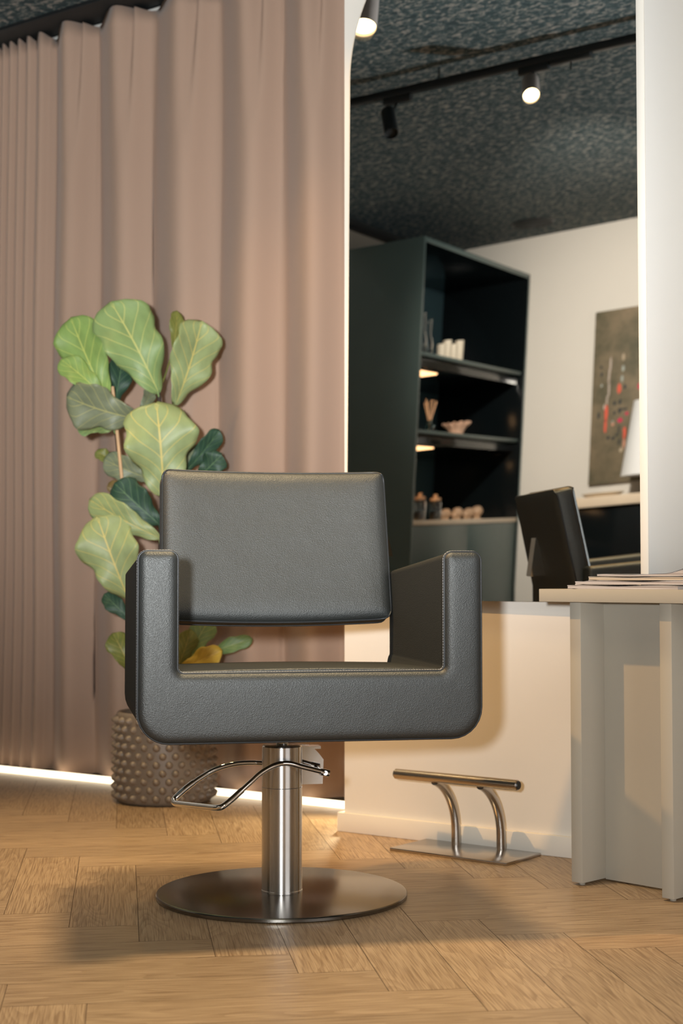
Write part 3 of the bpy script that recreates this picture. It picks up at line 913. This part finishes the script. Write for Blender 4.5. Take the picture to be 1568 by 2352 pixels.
def leaf_mesh(base, tip, wid, roll, fold, curl, m, seed):
    rnd = random.Random(seed)
    B, T = Vector(base), Vector(tip)
    ax = T - B; ln = ax.length; a = ax.normalized()
    n0 = (VIEW - a * VIEW.dot(a)).normalized()
    n0 = Matrix.Rotation(R(roll), 3, a) @ n0
    s = a.cross(n0).normalized()
    prof = [(0, 0.10), (0.06, 0.30), (0.15, 0.46), (0.28, 0.60), (0.42, 0.76), (0.56, 0.94), (0.68, 1.0), (0.80, 0.96), (0.89, 0.80), (0.95, 0.56), (0.985, 0.28), (1.0, 0.04)]
    def wv(v):
        for (v0, w0), (v1, w1) in zip(prof, prof[1:]):
            if v <= v1: 
                f = (v - v0) / (v1 - v0); f = f * f * (3 - 2 * f) * 0.4 + f * 0.6
                return w0 + (w1 - w0) * f
        return prof[-1][1]
    nu, nv = 14, 26
    p1, p2 = rnd.uniform(0, 6.28), rnd.uniform(0, 6.28)
    bm = new(); uvl = bm.loops.layers.uv.new('UVMap')
    G = []; U = {}
    for j in range(nv + 1):
        v = j / nv; row = []
        c = B + ax * v + n0 * (curl * ln * (math.sin(math.pi * v) * 0.5 - 0.9 * v * v))
        for i in range(nu + 1):
            u = -1 + 2 * i / nu
            ph = p1 if u < 0 else p2
            edge = 1 + 0.08 * math.sin(v * 14 + ph) * abs(u) + 0.03 * math.sin(v * 31 + 2 * ph) * abs(u)
            hw = wid / 2 * wv(v) * edge
            d = hw * u
            q = c + s * d * math.cos(fold * 1.2) + n0 * (abs(d) * math.sin(fold) + 0.085 * wid * abs(u) ** 1.5 * math.sin(v * 12 + ph) - 0.06 * wid * u * u)
            # veins sink between quilted panels
            q += n0 * (0.012 * wid * math.cos(2 * math.pi * 6 * (v - 0.5 * abs(u / 2) ** 0.85)) * min(1, abs(u) * 3) * (1 - abs(u)))
            vt = bm.verts.new(q); U[vt] = (u / 2 + 0.5, v); row.append(vt)
        G.append(row)
    for j in range(nv):
        for i in range(nu):
            f = bm.faces.new((G[j][i], G[j][i + 1], G[j + 1][i + 1], G[j + 1][i]))
            for l in f.loops: l[uvl].uv = U[l.vert]
    return bm

def plant():
    P = Vector((-0.811, 0.155, 0))
    t = thing('potted_fig', 'tall fiddle-leaf fig in a knobbly grey brown pot before the curtain', 'plant', P)
    # pot with rows of hobnails
    hgt, r0 = 0.285, 0.156
    prof = [(0.140, 0.0), (0.150, 0.004), (0.155, 0.014), (0.157, 0.05), (r0 + 0.002, 0.15), (r0, 0.25), (r0 - 0.002, 0.272), (r0 - 0.004, 0.281), (r0 - 0.008, 0.285), (r0 - 0.016, 0.284), (r0 - 0.020, 0.278), (r0 - 0.022, 0.24), (r0 - 0.024, 0.03), (0.02, 0.02)]
    bm = lathe(new(), prof, 72, capt=True)
    rows = 10
    per = 25
    for j in range(rows):
        z = 0.024 + j * 0.0262
        for k in range(per):
            a = 2 * math.pi * (k + 0.5 * (j % 2)) / per
            c = Vector((r0 * math.cos(a), r0 * math.sin(a), z))
            nrm = Vector((math.cos(a), math.sin(a), 0))
            tx = Vector((-math.sin(a), math.cos(a), 0)); tz = Vector((0, 0, 1))
            prev = None
            rings = []
            for rr, hh in ((0.0138, -0.002), (0.0108, 0.0050), (0.0062, 0.0118), (0.0026, 0.0142)):
                rings.append([bm.verts.new(c + nrm * hh + (tx * math.cos(2 * math.pi * q / 10) + tz * math.sin(2 * math.pi * q / 10)) * rr) for q in range(10)])
            for A, B in zip(rings, rings[1:]):
                for q in range(10): bm.faces.new((A[q], A[(q + 1) % 10], B[(q + 1) % 10], B[q]))
            bm.faces.new(rings[-1])
    link('pot', bm, M['pot'], t, smooth=50)
    link('soil', lathe(new(), [(r0 - 0.023, 0.235), (0.09, 0.243), (0.01, 0.246)], 40, capb=False), M['soil'], t, smooth=60)
    rel = lambda L: [Vector(p) - P for p in L]
    def trunk(L, ra, rb):
        q = rel(L); q[0].z = 0.238
        c = catmull(q, 6); n = len(c)
        return tube(new(), c, [ra + (rb - ra) * i / (n - 1) for i in range(n)], 10)
    link('stem', trunk(TRUNK, 0.012, 0.006), M['stem'], t, smooth=60)
    link('stem', trunk(TRUNK2, 0.010, 0.005), M['stem'], t, smooth=60)
    q = rel(STAKE); q[0].z = 0.23
    link('bamboo_stake', tube(new(), q, 0.0055, 10), M['bamboo'], t, smooth=60)
    stems = [Vector(p) for p in catmull(TRUNK, 10)] + [Vector(p) for p in catmull(TRUNK2, 10)]
    lab = {'yellow': 'yellow fading leaf', 'dark': 'dark green leaf', 'brown': 'browning leaf', 'pale': 'pale green leaf', 'grey': 'grey green leaf underside', 'olive': 'olive leaf', 'light': 'fresh green leaf', 'bright': 'bright green leaf', 'mid': 'mid green leaf'}
    for i, (b, tp, wd, roll, fold, curl, m) in enumerate(LEAVES):
        bm = leaf_mesh(b, tp, wd, roll, fold, curl, m, 100 + i)
        # petiole back to the nearest stem
        Bv = Vector(b)
        near = min(stems, key=lambda p: (p - Bv).length + max(0, p.z - Bv.z) * 2)
        if (near - Bv).length < 0.20:
            mid = (near + Bv) / 2 + Vector((0, 0, -0.01))
            tube(bm, catmull([near, mid, Bv + (Vector(tp) - Bv) * 0.02], 4), 0.0026, 7)
        bmesh.ops.translate(bm, verts=bm.verts, vec=-P)
        lf = link('leaf', bm, LM[m], t, smooth=180)
        lf['label'] = lab[m]
        sol = lf.modifiers.new('thick', 'SOLIDIFY'); sol.thickness = 0.0008; sol.offset = 0
plant()

# ------------------------------------------------------------------ ceiling tracks and spot lamps
def track(name_label, y, x0, x1):
    t = thing('lighting_track', name_label, 'track', RW((x0 + x1) / 2, y, 2.70), RHO)
    h = (x1 - x0) / 2
    link('rail', bx(-h, h, -0.017, 0.017, -0.012, 0.020, 0.002), M['black_metal'], t)
    for k in range(5):
        x = -h + 0.2 + (2 * h - 0.4) * k / 4
        link('hanger', tube(new(), [(x, 0, 0.019), (x, 0, CEIL - 2.70)], 0.004, 8), M['black_metal'], t)
    return t
track('long black lighting track under the dark ceiling, seen in the mirror', -1.86, -2.0, 3.4)
track('black lighting track above the mirror wall carrying one lit lamp', -0.66, -1.9, 3.4)

def spot_lamp(label, pos, direction, housing, lit, ypos, r=0.034, ln=0.13, energy=0, spot=60, blend=0.6, color=WARM, group='spot lamps on the ceiling tracks'):
    """pos: centre of the opening; direction: beam"""
    pos = Vector(pos); d = Vector(direction).normalized()
    t = thing('spot_lamp', label, 'lamp', pos, 0, group)
    q = d.to_track_quat('-Z', 'Y').to_matrix().to_4x4()
    bm = lathe(new(), [(r * 0.90, 0.018), (r * 0.94, 0.0), (r, -0.0005), (r, 0.004), (r, ln - 0.006), (r * 0.92, ln), (0.004, ln)], 40, capb=False)
    bmesh.ops.transform(bm, matrix=q, verts=bm.verts)
    link('housing', bm, housing, t, smooth=40)
    bm = lathe(new(), [(0.002, 0.014), (r * 0.6, 0.0145), (r * 0.91, 0.012)], 40, capb=True, capt=False)
    bmesh.ops.transform(bm, matrix=q, verts=bm.verts)
    link('lens', bm, M['bulb'] if lit else M['black_trim'], t, smooth=60)
    top = q @ Vector((0, 0, ln * 0.55))
    # adapter clipped to the track above
    hub = pos + top
    rx = cr * hub.x + sr * hub.y
    ad = RW(rx, ypos, 2.685) - pos
    bm = new()
    box(bm, -0.065, 0.065, -0.016, 0.016, -0.026, 0.004, 0.003)
    bmesh.ops.transform(bm, matrix=Matrix.Translation(ad) @ Matrix.Rotation(RHO, 4, 'Z'), verts=bm.verts)
    link('track_adapter', bm, M['black_metal'], t)
    link('arm', tube(new(), [ad + Vector((0, 0, -0.02)), ad.lerp(top, 0.5) + Vector((0, 0, -0.004)), top], 0.006, 10), M['black_metal'], t, smooth=60)
    if energy:
        ld = bpy.data.lights.new('lamp_light', 'SPOT'); ld.energy = energy; ld.color = color
        ld.spot_size = R(spot); ld.spot_blend = blend; ld.shadow_soft_size = r * 0.8
        o = bpy.data.objects.new('lamp_light', ld); C.objects.link(o)
        o.location = pos + d * 0.012; o.rotation_euler = d.to_track_quat('-Z', 'Y').to_euler()
    return t

def shine(pos, target, energy, spot, color=WARM, size=0.03, blend=0.6):
    ld = bpy.data.lights.new('lamp_light', 'SPOT'); ld.energy = energy; ld.color = color
    ld.spot_size = R(spot); ld.spot_blend = blend; ld.shadow_soft_size = size
    o = bpy.data.objects.new('lamp_light', ld); C.objects.link(o); o.location = pos; aim(o, target)

p = RW(-0.105, -1.78, 2.545)
spot_lamp('lit spot lamp glowing on the far ceiling track in the mirror', p, (Vector((0.78, 0.0, 0.55)) - p), M['lamp_grey'], True, -1.86, energy=170, spot=48, color=(1.0, 0.56, 0.20))
p = RW(-0.715, -1.76, 2.505)
spot_lamp('unlit dark spot lamp hanging aslant on the far ceiling track', p, Vector((0.35, 0.25, -0.75)), M['black_metal'], False, -1.86, r=0.030)
p = Vector((-0.385, -0.612, 2.531))
spot_lamp('large greige spot lamp with glowing opening at the top of the mirror', p, Vector((0.18, 0.30, -0.80)), M['lamp_grey'], True, -0.66, r=0.045, ln=0.15, energy=18, spot=95)
t = thing('track_connector', 'black feed connector in the middle of the far ceiling track', 'connector', RW(0.03, -1.86, 2.688), RHO)
link('connector_body', bx(-0.085, 0.085, -0.021, 0.021, -0.018, 0.0, 0.003), M['black_metal'], t)
link('cable_stub', tube(new(), [(0.0, 0, -0.016), (0.0, 0, -0.05)], 0.004, 8), M['black_metal'], t)
t = thing('ceiling_speaker', 'round black speaker set into the dark ceiling by the cabinet', 'speaker', RW(-1.33, -4.99, CEIL), 0)
link('grille', lathe(new(), [(0.0, -0.006), (0.118, -0.006), (0.122, -0.004)], 48, capb=False, capt=False), M['speaker'], t, smooth=60)
link('rim', lathe(new(), [(0.122, 0.0), (0.122, -0.009), (0.130, -0.010), (0.136, 0.0)], 48, capb=False, capt=False), M['black_metal'], t, smooth=60)

# ------------------------------------------------------------------ tall cabinet in the far corner
def cabinet():
    t = thing('display_cabinet', 'tall dark teal display cabinet with open lit shelves and doors below', 'cabinet', RW(-2.115, -5.405), RHO)
    D, W_, H_ = 0.622, 1.655, 2.53
    link('side_panel', bx(0, D, W_ - 0.025, W_, 0, H_, 0.001), M['cab'], t)
    link('side_panel', bx(0, D, 0, 0.025, 0, H_, 0.001), M['cab_black'], t)
    link('top_panel', bx(0, D - 0.004, 0.025, W_ - 0.025, H_ - 0.028, H_, 0.001), M['cab_black'], t)
    link('front_edge', bx(D - 0.004, D, 0.0, W_ - 0.025, H_ - 0.028, H_, 0.0008), M['cab'], t)
    link('front_edge', bx(D, D + 0.002, 0.0, 0.025, 0.0, H_ - 0.03, 0.0005), M['cab'], t)
    link('back_panel', bx(0, 0.018, 0.025, W_ - 0.025, 0.06, H_ - 0.028), M['cab_in'], t)
    for z in (1.905, 1.475):
        s = link('shelf', bx(0.018, D - 0.02, 0.025, W_ - 0.025, z - 0.018, z, 0.001), M['cab'], t)
        link('light_box', bx(0.018, D - 0.05, 0.025, W_ - 0.025, z - 0.075, z - 0.018, 0.001), M['cab_black'], s)
        link('light_strip', bx(0.40, 0.50, 1.13, W_ - 0.05, z - 0.083, z - 0.075), M['led'], s)
        shine(RW(-2.115 + 0.43, -5.405 + 1.3, z - 0.09), RW(-2.115 + 0.30, -5.405 + 1.2, 0), 4.0, 150, (1, 0.6, 0.3), 0.03)
    link('counter', bx(0.018, D - 0.004, 0.025, W_ - 0.025, 0.945, 0.972, 0.001), M['ledge'], t)
    link('plinth', bx(0.02, D - 0.05, 0.025, W_ - 0.025, 0, 0.07), M['black_trim'], t)
    half = (W_ - 0.05) / 2
    for k in range(2):
        y0 = 0.025 + half * k + 0.002; y1 = y0 + half - 0.004
        dr = link('door', bx(D - 0.024, D - 0.006, y0, y1, 0.072, 0.942, 0.001), M['cab'], t)
        yh = y1 - 0.055 if k == 0 else y0 + 0.055
        bm = lathe(new(), [(0.0, 0.0), (0.022, 0.0), (0.024, 0.002)], 24, capb=False, capt=False)
        bmesh.ops.transform(bm, matrix=Matrix.Translation((D - 0.0075, yh + 0.09, 0.905)) @ Matrix.Rotation(R(90), 4, 'Y'), verts=bm.verts)
        link('finger_hole', bm, M['black_trim'], dr, smooth=60)
cabinet()

# things on the cabinet shelves
def on(x, y, z): return RW(x, y, z)
for k, (y, h, r) in enumerate(((-4.14, 0.27, 0.026), (-4.225, 0.24, 0.028))):
    t = thing('glass_vase', ['slim clear glass vase at the edge of the top cabinet shelf', 'clear glass vase next to the cream tumblers, top cabinet shelf'][k], 'vase', on(-1.66, y, 1.905), 0, 'glass vases on the top cabinet shelf')
    link('vase_body', lathe(new(), [(r * 0.7, 0.0), (r, 0.02), (r, h * 0.45), (r * 0.5, h * 0.62), (r * 0.62, h), (r * 0.55, h), (r * 0.42, h * 0.62), (r * 0.88, h * 0.44), (r * 0.88, 0.03), (0.002, 0.012)], 24), M['clear'], t, smooth=60)
tum = [(-4.37, 0.105, 'first cream ribbed tumbler from the left on the top cabinet shelf'), (-4.455, 0.135, 'second cream ribbed tumbler from the left on the top cabinet shelf'), (-4.545, 0.120, 'third cream ribbed tumbler from the left on the top cabinet shelf'), (-4.635, 0.150, 'tallest cream ribbed tumbler, rightmost on the top cabinet shelf')]
for y, h, lb in tum:
    t = thing('ceramic_tumbler', lb, 'tumbler', on(-1.64, y, 1.905), 0, 'cream tumblers on the top cabinet shelf')
    n = 36
    bm = new(); rings = []
    for r, z in ((0.021, 0), (0.024, 0.006), (0.026, h * 0.5), (0.028, h), (0.025, h), (0.022, 0.012)):
        rings.append([bm.verts.new(((r + 0.0014 * math.cos(12 * 2 * math.pi * i / n)) * math.cos(2 * math.pi * i / n), (r + 0.0014 * math.cos(12 * 2 * math.pi * i / n)) * math.sin(2 * math.pi * i / n), z)) for i in range(n)])
    for A, B in zip(rings, rings[1:]):
        for i in range(n): bm.faces.new((A[i], A[(i + 1) % n], B[(i + 1) % n], B[i]))
    bm.faces.new(rings[0]); bm.faces.new(rings[-1])
    link('tumbler_body', bm, M['cream'], t, smooth=60)
t = thing('reed_diffuser', 'blue glass reed diffuser with a fan of reeds on the middle shelf', 'diffuser', on(-1.66, -4.30, 1.475))
link('bottle', lathe(new(), [(0.030, 0), (0.032, 0.004), (0.032, 0.052), (0.014, 0.066), (0.013, 0.085), (0.016, 0.088), (0.010, 0.088), (0.009, 0.066), (0.027, 0.05), (0.027, 0.006)], 28), M['blueglass'], t, smooth=50)
for k in range(7):
    a = 2 * math.pi * k / 7
    link('reed', tube(new(), [(-0.012 * math.cos(a), -0.012 * math.sin(a), 0.012), (0.038 * math.cos(a), 0.038 * math.sin(a), 0.195 + 0.008 * (k % 3))], 0.0022, 6), M['reed'], t, smooth=60)
t = thing('ruffled_bowl', 'peach ceramic bowl with a ruffled rim on the middle shelf', 'bowl', on(-1.64, -4.655, 1.475))
n = 60; bm = new(); rings = []
for r, z, wv in ((0.038, 0.0, 0), (0.042, 0.006, 0), (0.046, 0.03, 0.0), (0.058, 0.055, 0.003), (0.078, 0.074, 0.007), (0.082, 0.086, 0.009), (0.074, 0.084, 0.008), (0.052, 0.056, 0.003), (0.036, 0.012, 0)):
    rings.append([bm.verts.new(((r + wv * math.cos(12 * 2 * math.pi * i / n)) * math.cos(2 * math.pi * i / n), (r + wv * math.cos(12 * 2 * math.pi * i / n)) * math.sin(2 * math.pi * i / n), z + wv * 0.6 * math.sin(12 * 2 * math.pi * i / n))) for i in range(n)])
for A, B in zip(rings, rings[1:]):
    for i in range(n): bm.faces.new((A[i], A[(i + 1) % n], B[(i + 1) % n], B[i]))
bm.faces.new(rings[0]); bm.faces.new(rings[-1])
link('bowl_body', bm, M['peach'], t, smooth=60)
for y, x, h, lb in ((-4.13, -1.62, 0.125, 'clear glass jar nearest the edge of the pale cabinet counter'), (-4.24, -1.74, 0.150, 'taller glass jar with cork lid at the back of the cabinet counter'), (-4.35, -1.62, 0.120, 'glass jar next to the turned wood pieces on the cabinet counter')):
    t = thing('glass_jar', lb, 'jar', on(x, y, 0.972), 0, 'glass jars on the cabinet counter')
    r = 0.038
    link('jar_body', lathe(new(), [(r * 0.9, 0), (r, 0.006), (r, h * 0.85), (r * 0.8, h * 0.95), (r * 0.8, h), (r * 0.7, h), (r * 0.7, h * 0.94), (r * 0.9, h * 0.84), (r * 0.9, 0.01)], 32), M['clear'], t, smooth=50)
    link('lid', lathe(new(), [(r * 0.68, h - 0.012), (r * 0.86, h + 0.002), (r * 0.86, h + 0.014), (r * 0.3, h + 0.018), (r * 0.34, h + 0.034), (0.002, h + 0.038)], 24), M['cork'], t, smooth=50)
    link('filling', lathe(new(), [(r * 0.85, 0.012), (r * 0.85, h * 0.45), (0.002, h * 0.50)], 24), M['peach'] if y > -4.3 else M['cream'], t, smooth=60)
ords = ['first', 'second', 'third', 'fourth', 'fifth', 'sixth', 'last']
for k in range(7):
    y = -4.47 - 0.088 * k
    s = (0.9, 1.05, 0.8, 1.15, 0.9, 1.1, 1.25)[k]
    t = thing('wooden_knob', '%s turned pale wooden knob from the left in the row on the cabinet counter' % ords[k], 'knob', on(-1.62 - 0.02 * (k % 2), y, 0.972), 0, 'turned wooden knobs on the cabinet counter')
    link('knob_body', lathe(new(), [(0.022 * s, 0), (0.026 * s, 0.004), (0.016 * s, 0.016 * s), (0.030 * s, 0.034 * s), (0.032 * s, 0.046 * s), (0.022 * s, 0.064 * s), (0.010 * s, 0.070 * s)], 24), M['bead'], t, smooth=60)

# ------------------------------------------------------------------ painting on the back wall
def painting():
    t = thing('abstract_painting', 'olive brown abstract canvas with red and dark dabs on the back wall', 'painting', RW(-1.025, -5.41, 1.672), RHO)
    W_, H_ = 0.86, 1.08
    m, nt, N, L, b = nodes('olive painted canvas')
    tc = N.new('ShaderNodeTexCoord')
    n = N.new('ShaderNodeTexNoise'); n.inputs['Scale'].default_value = 5; n.inputs['Detail'].default_value = 8; n.inputs['Roughness'].default_value = 0.65
    L.new(tc.outputs['Object'], n.inputs['Vector'])
    r = N.new('ShaderNodeValToRGB')
    r.color_ramp.elements[0].position = 0.32; r.color_ramp.elements[0].color = (0.085, 0.083, 0.050, 1)
    r.color_ramp.elements[1].position = 0.68; r.color_ramp.elements[1].color = (0.27, 0.205, 0.13, 1)
    L.new(n.outputs['Fac'], r.inputs[0]); L.new(r.outputs[0], b.inputs['Base Color']); b.inputs['Roughness'].default_value = 0.6
    link('canvas', bx(0, W_, 0.0, 0.035, -H_ / 2, H_ / 2, 0.003), m, t)
    cols = {'dk': (0.025, 0.032, 0.034), 'rd': (0.75, 0.11, 0.06), 'pk': (0.62, 0.02, 0.09), 'wh': (0.50, 0.42, 0.36), 'bl': (0.36, 0.40, 0.36), 'sm': (0.62, 0.30, 0.20), 'be': (0.45, 0.36, 0.25)}
    pm = {k: mat('paint ' + k, v, 0.5) for k, v in cols.items()}
    # (x from left edge, z from the centre, half width, half height, colour)
    D = [(.058, .145, .007, .016, 'dk'), (.053, .19, .006, .010, 'dk'), (.061, .075, .006, .010, 'bl'), (.050, -.11, .008, .022, 'dk'), (.110, .05, .006, .055, 'wh'), (.107, .12, .006, .055, 'wh'), (.114, .20, .006, .05, 'wh'), (.100, -.02, .005, .03, 'wh'),
         (.098, -.10, .010, .055, 'rd'), (.096, -.18, .009, .045, 'rd'), (.176, .045, .013, .034, 'rd'), (.150, -.045, .009, .014, 'dk'), (.185, -.04, .009, .016, 'dk'), (.152, -.105, .007, .012, 'dk'), (.185, -.095, .011, .018, 'dk'), (.215, -.088, .022, .006, 'dk'), (.212, .05, .008, .016, 'dk'),
         (.190, -.155, .017, .014, 'pk'), (.232, -.118, .010, .011, 'pk'), (.222, -.235, .010, .040, 'rd'), (.222, -.30, .007, .035, 'sm'), (.118, -.255, .010, .012, 'dk'), (.150, -.262, .012, .009, 'dk'), (.172, -.245, .008, .009, 'dk'), (.185, -.215, .005, .028, 'dk'),
         (.196, .165, .009, .020, 'bl'), (.192, .10, .008, .022, 'bl'), (.195, .235, .010, .022, 'be'), (.145, -.175, .010, .010, 'sm'), (.142, -.158, .009, .006, 'bl'), (.205, -.34, .012, .016, 'be'), (.19, -.29, .006, .02, 'dk'), (.085, -.06, .007, .02, 'wh')]
    rnd = random.Random(5)
    for k in range(14):
        D.append((rnd.uniform(.30, .82), rnd.gauss(-.02, .17), rnd.uniform(.006, .016), rnd.uniform(.010, .06), rnd.choice(list(cols))))
    for x, z, a, h, c in D:
        bm = new()
        ps = []
        for q in range(14):
            an = 2 * math.pi * q / 14
            k = 1 + rnd.uniform(-.18, .18)
            ps.append((x + a * math.cos(an) * k, z + h * math.sin(an) * k))
        A = [bm.verts.new((p[0], 0.0348, p[1])) for p in ps]; B = [bm.verts.new((p[0] * .98 + x * .02, 0.0368, p[1] * .98 + z * .02)) for p in ps]
        bm.faces.new(B)
        for q in range(14): bm.faces.new((A[q], A[(q + 1) % 14], B[(q + 1) % 14], B[q]))
        link('paint_mark', bm, pm[c], t, smooth=40)
painting()

# ------------------------------------------------------------------ sideboard and table lamp under the painting
t = thing('sideboard', 'black sideboard with a thick pale oak top under the painting', 'sideboard', RW(-0.96, -5.40), RHO)
link('body', bx(0.02, 1.78, 0.01, 0.46, 0.06, 0.985, 0.002), M['cab_black'], t)
link('top', bx(0, 1.80, 0, 0.50, 0.985, 1.045, 0.002), M['ledge'], t)
link('plinth', bx(0.05, 1.75, 0.03, 0.43, 0, 0.06), M['black_trim'], t)
t = thing('round_tray', 'round cream tray lying on the oak top of the sideboard', 'tray', RW(-0.82, -5.04, 1.045))
link('tray_body', lathe(new(), [(0.10, 0), (0.125, 0.018), (0.130, 0.020), (0.126, 0.022), (0.100, 0.006)], 48), M['cream'], t, smooth=50)
t = thing('table_lamp', 'table lamp with a white cone shade standing on the sideboard', 'lamp', RW(-0.53, -5.12, 1.045))
link('lamp_base', lathe(new(), [(0.08, 0), (0.085, 0.008), (0.08, 0.016), (0.012, 0.024)], 32), M['black_metal'], t, smooth=50)
link('lamp_stem', tube(new(), [(0, 0, 0.02), (0, 0, 0.45)], 0.008, 12), M['black_metal'], t, smooth=60)
link('lamp_shade', lathe(new(), [(0.20, 0.11), (0.138, 0.555), (0.135, 0.555), (0.197, 0.11)], 48, capb=False, capt=False), M['white'], t, smooth=60)
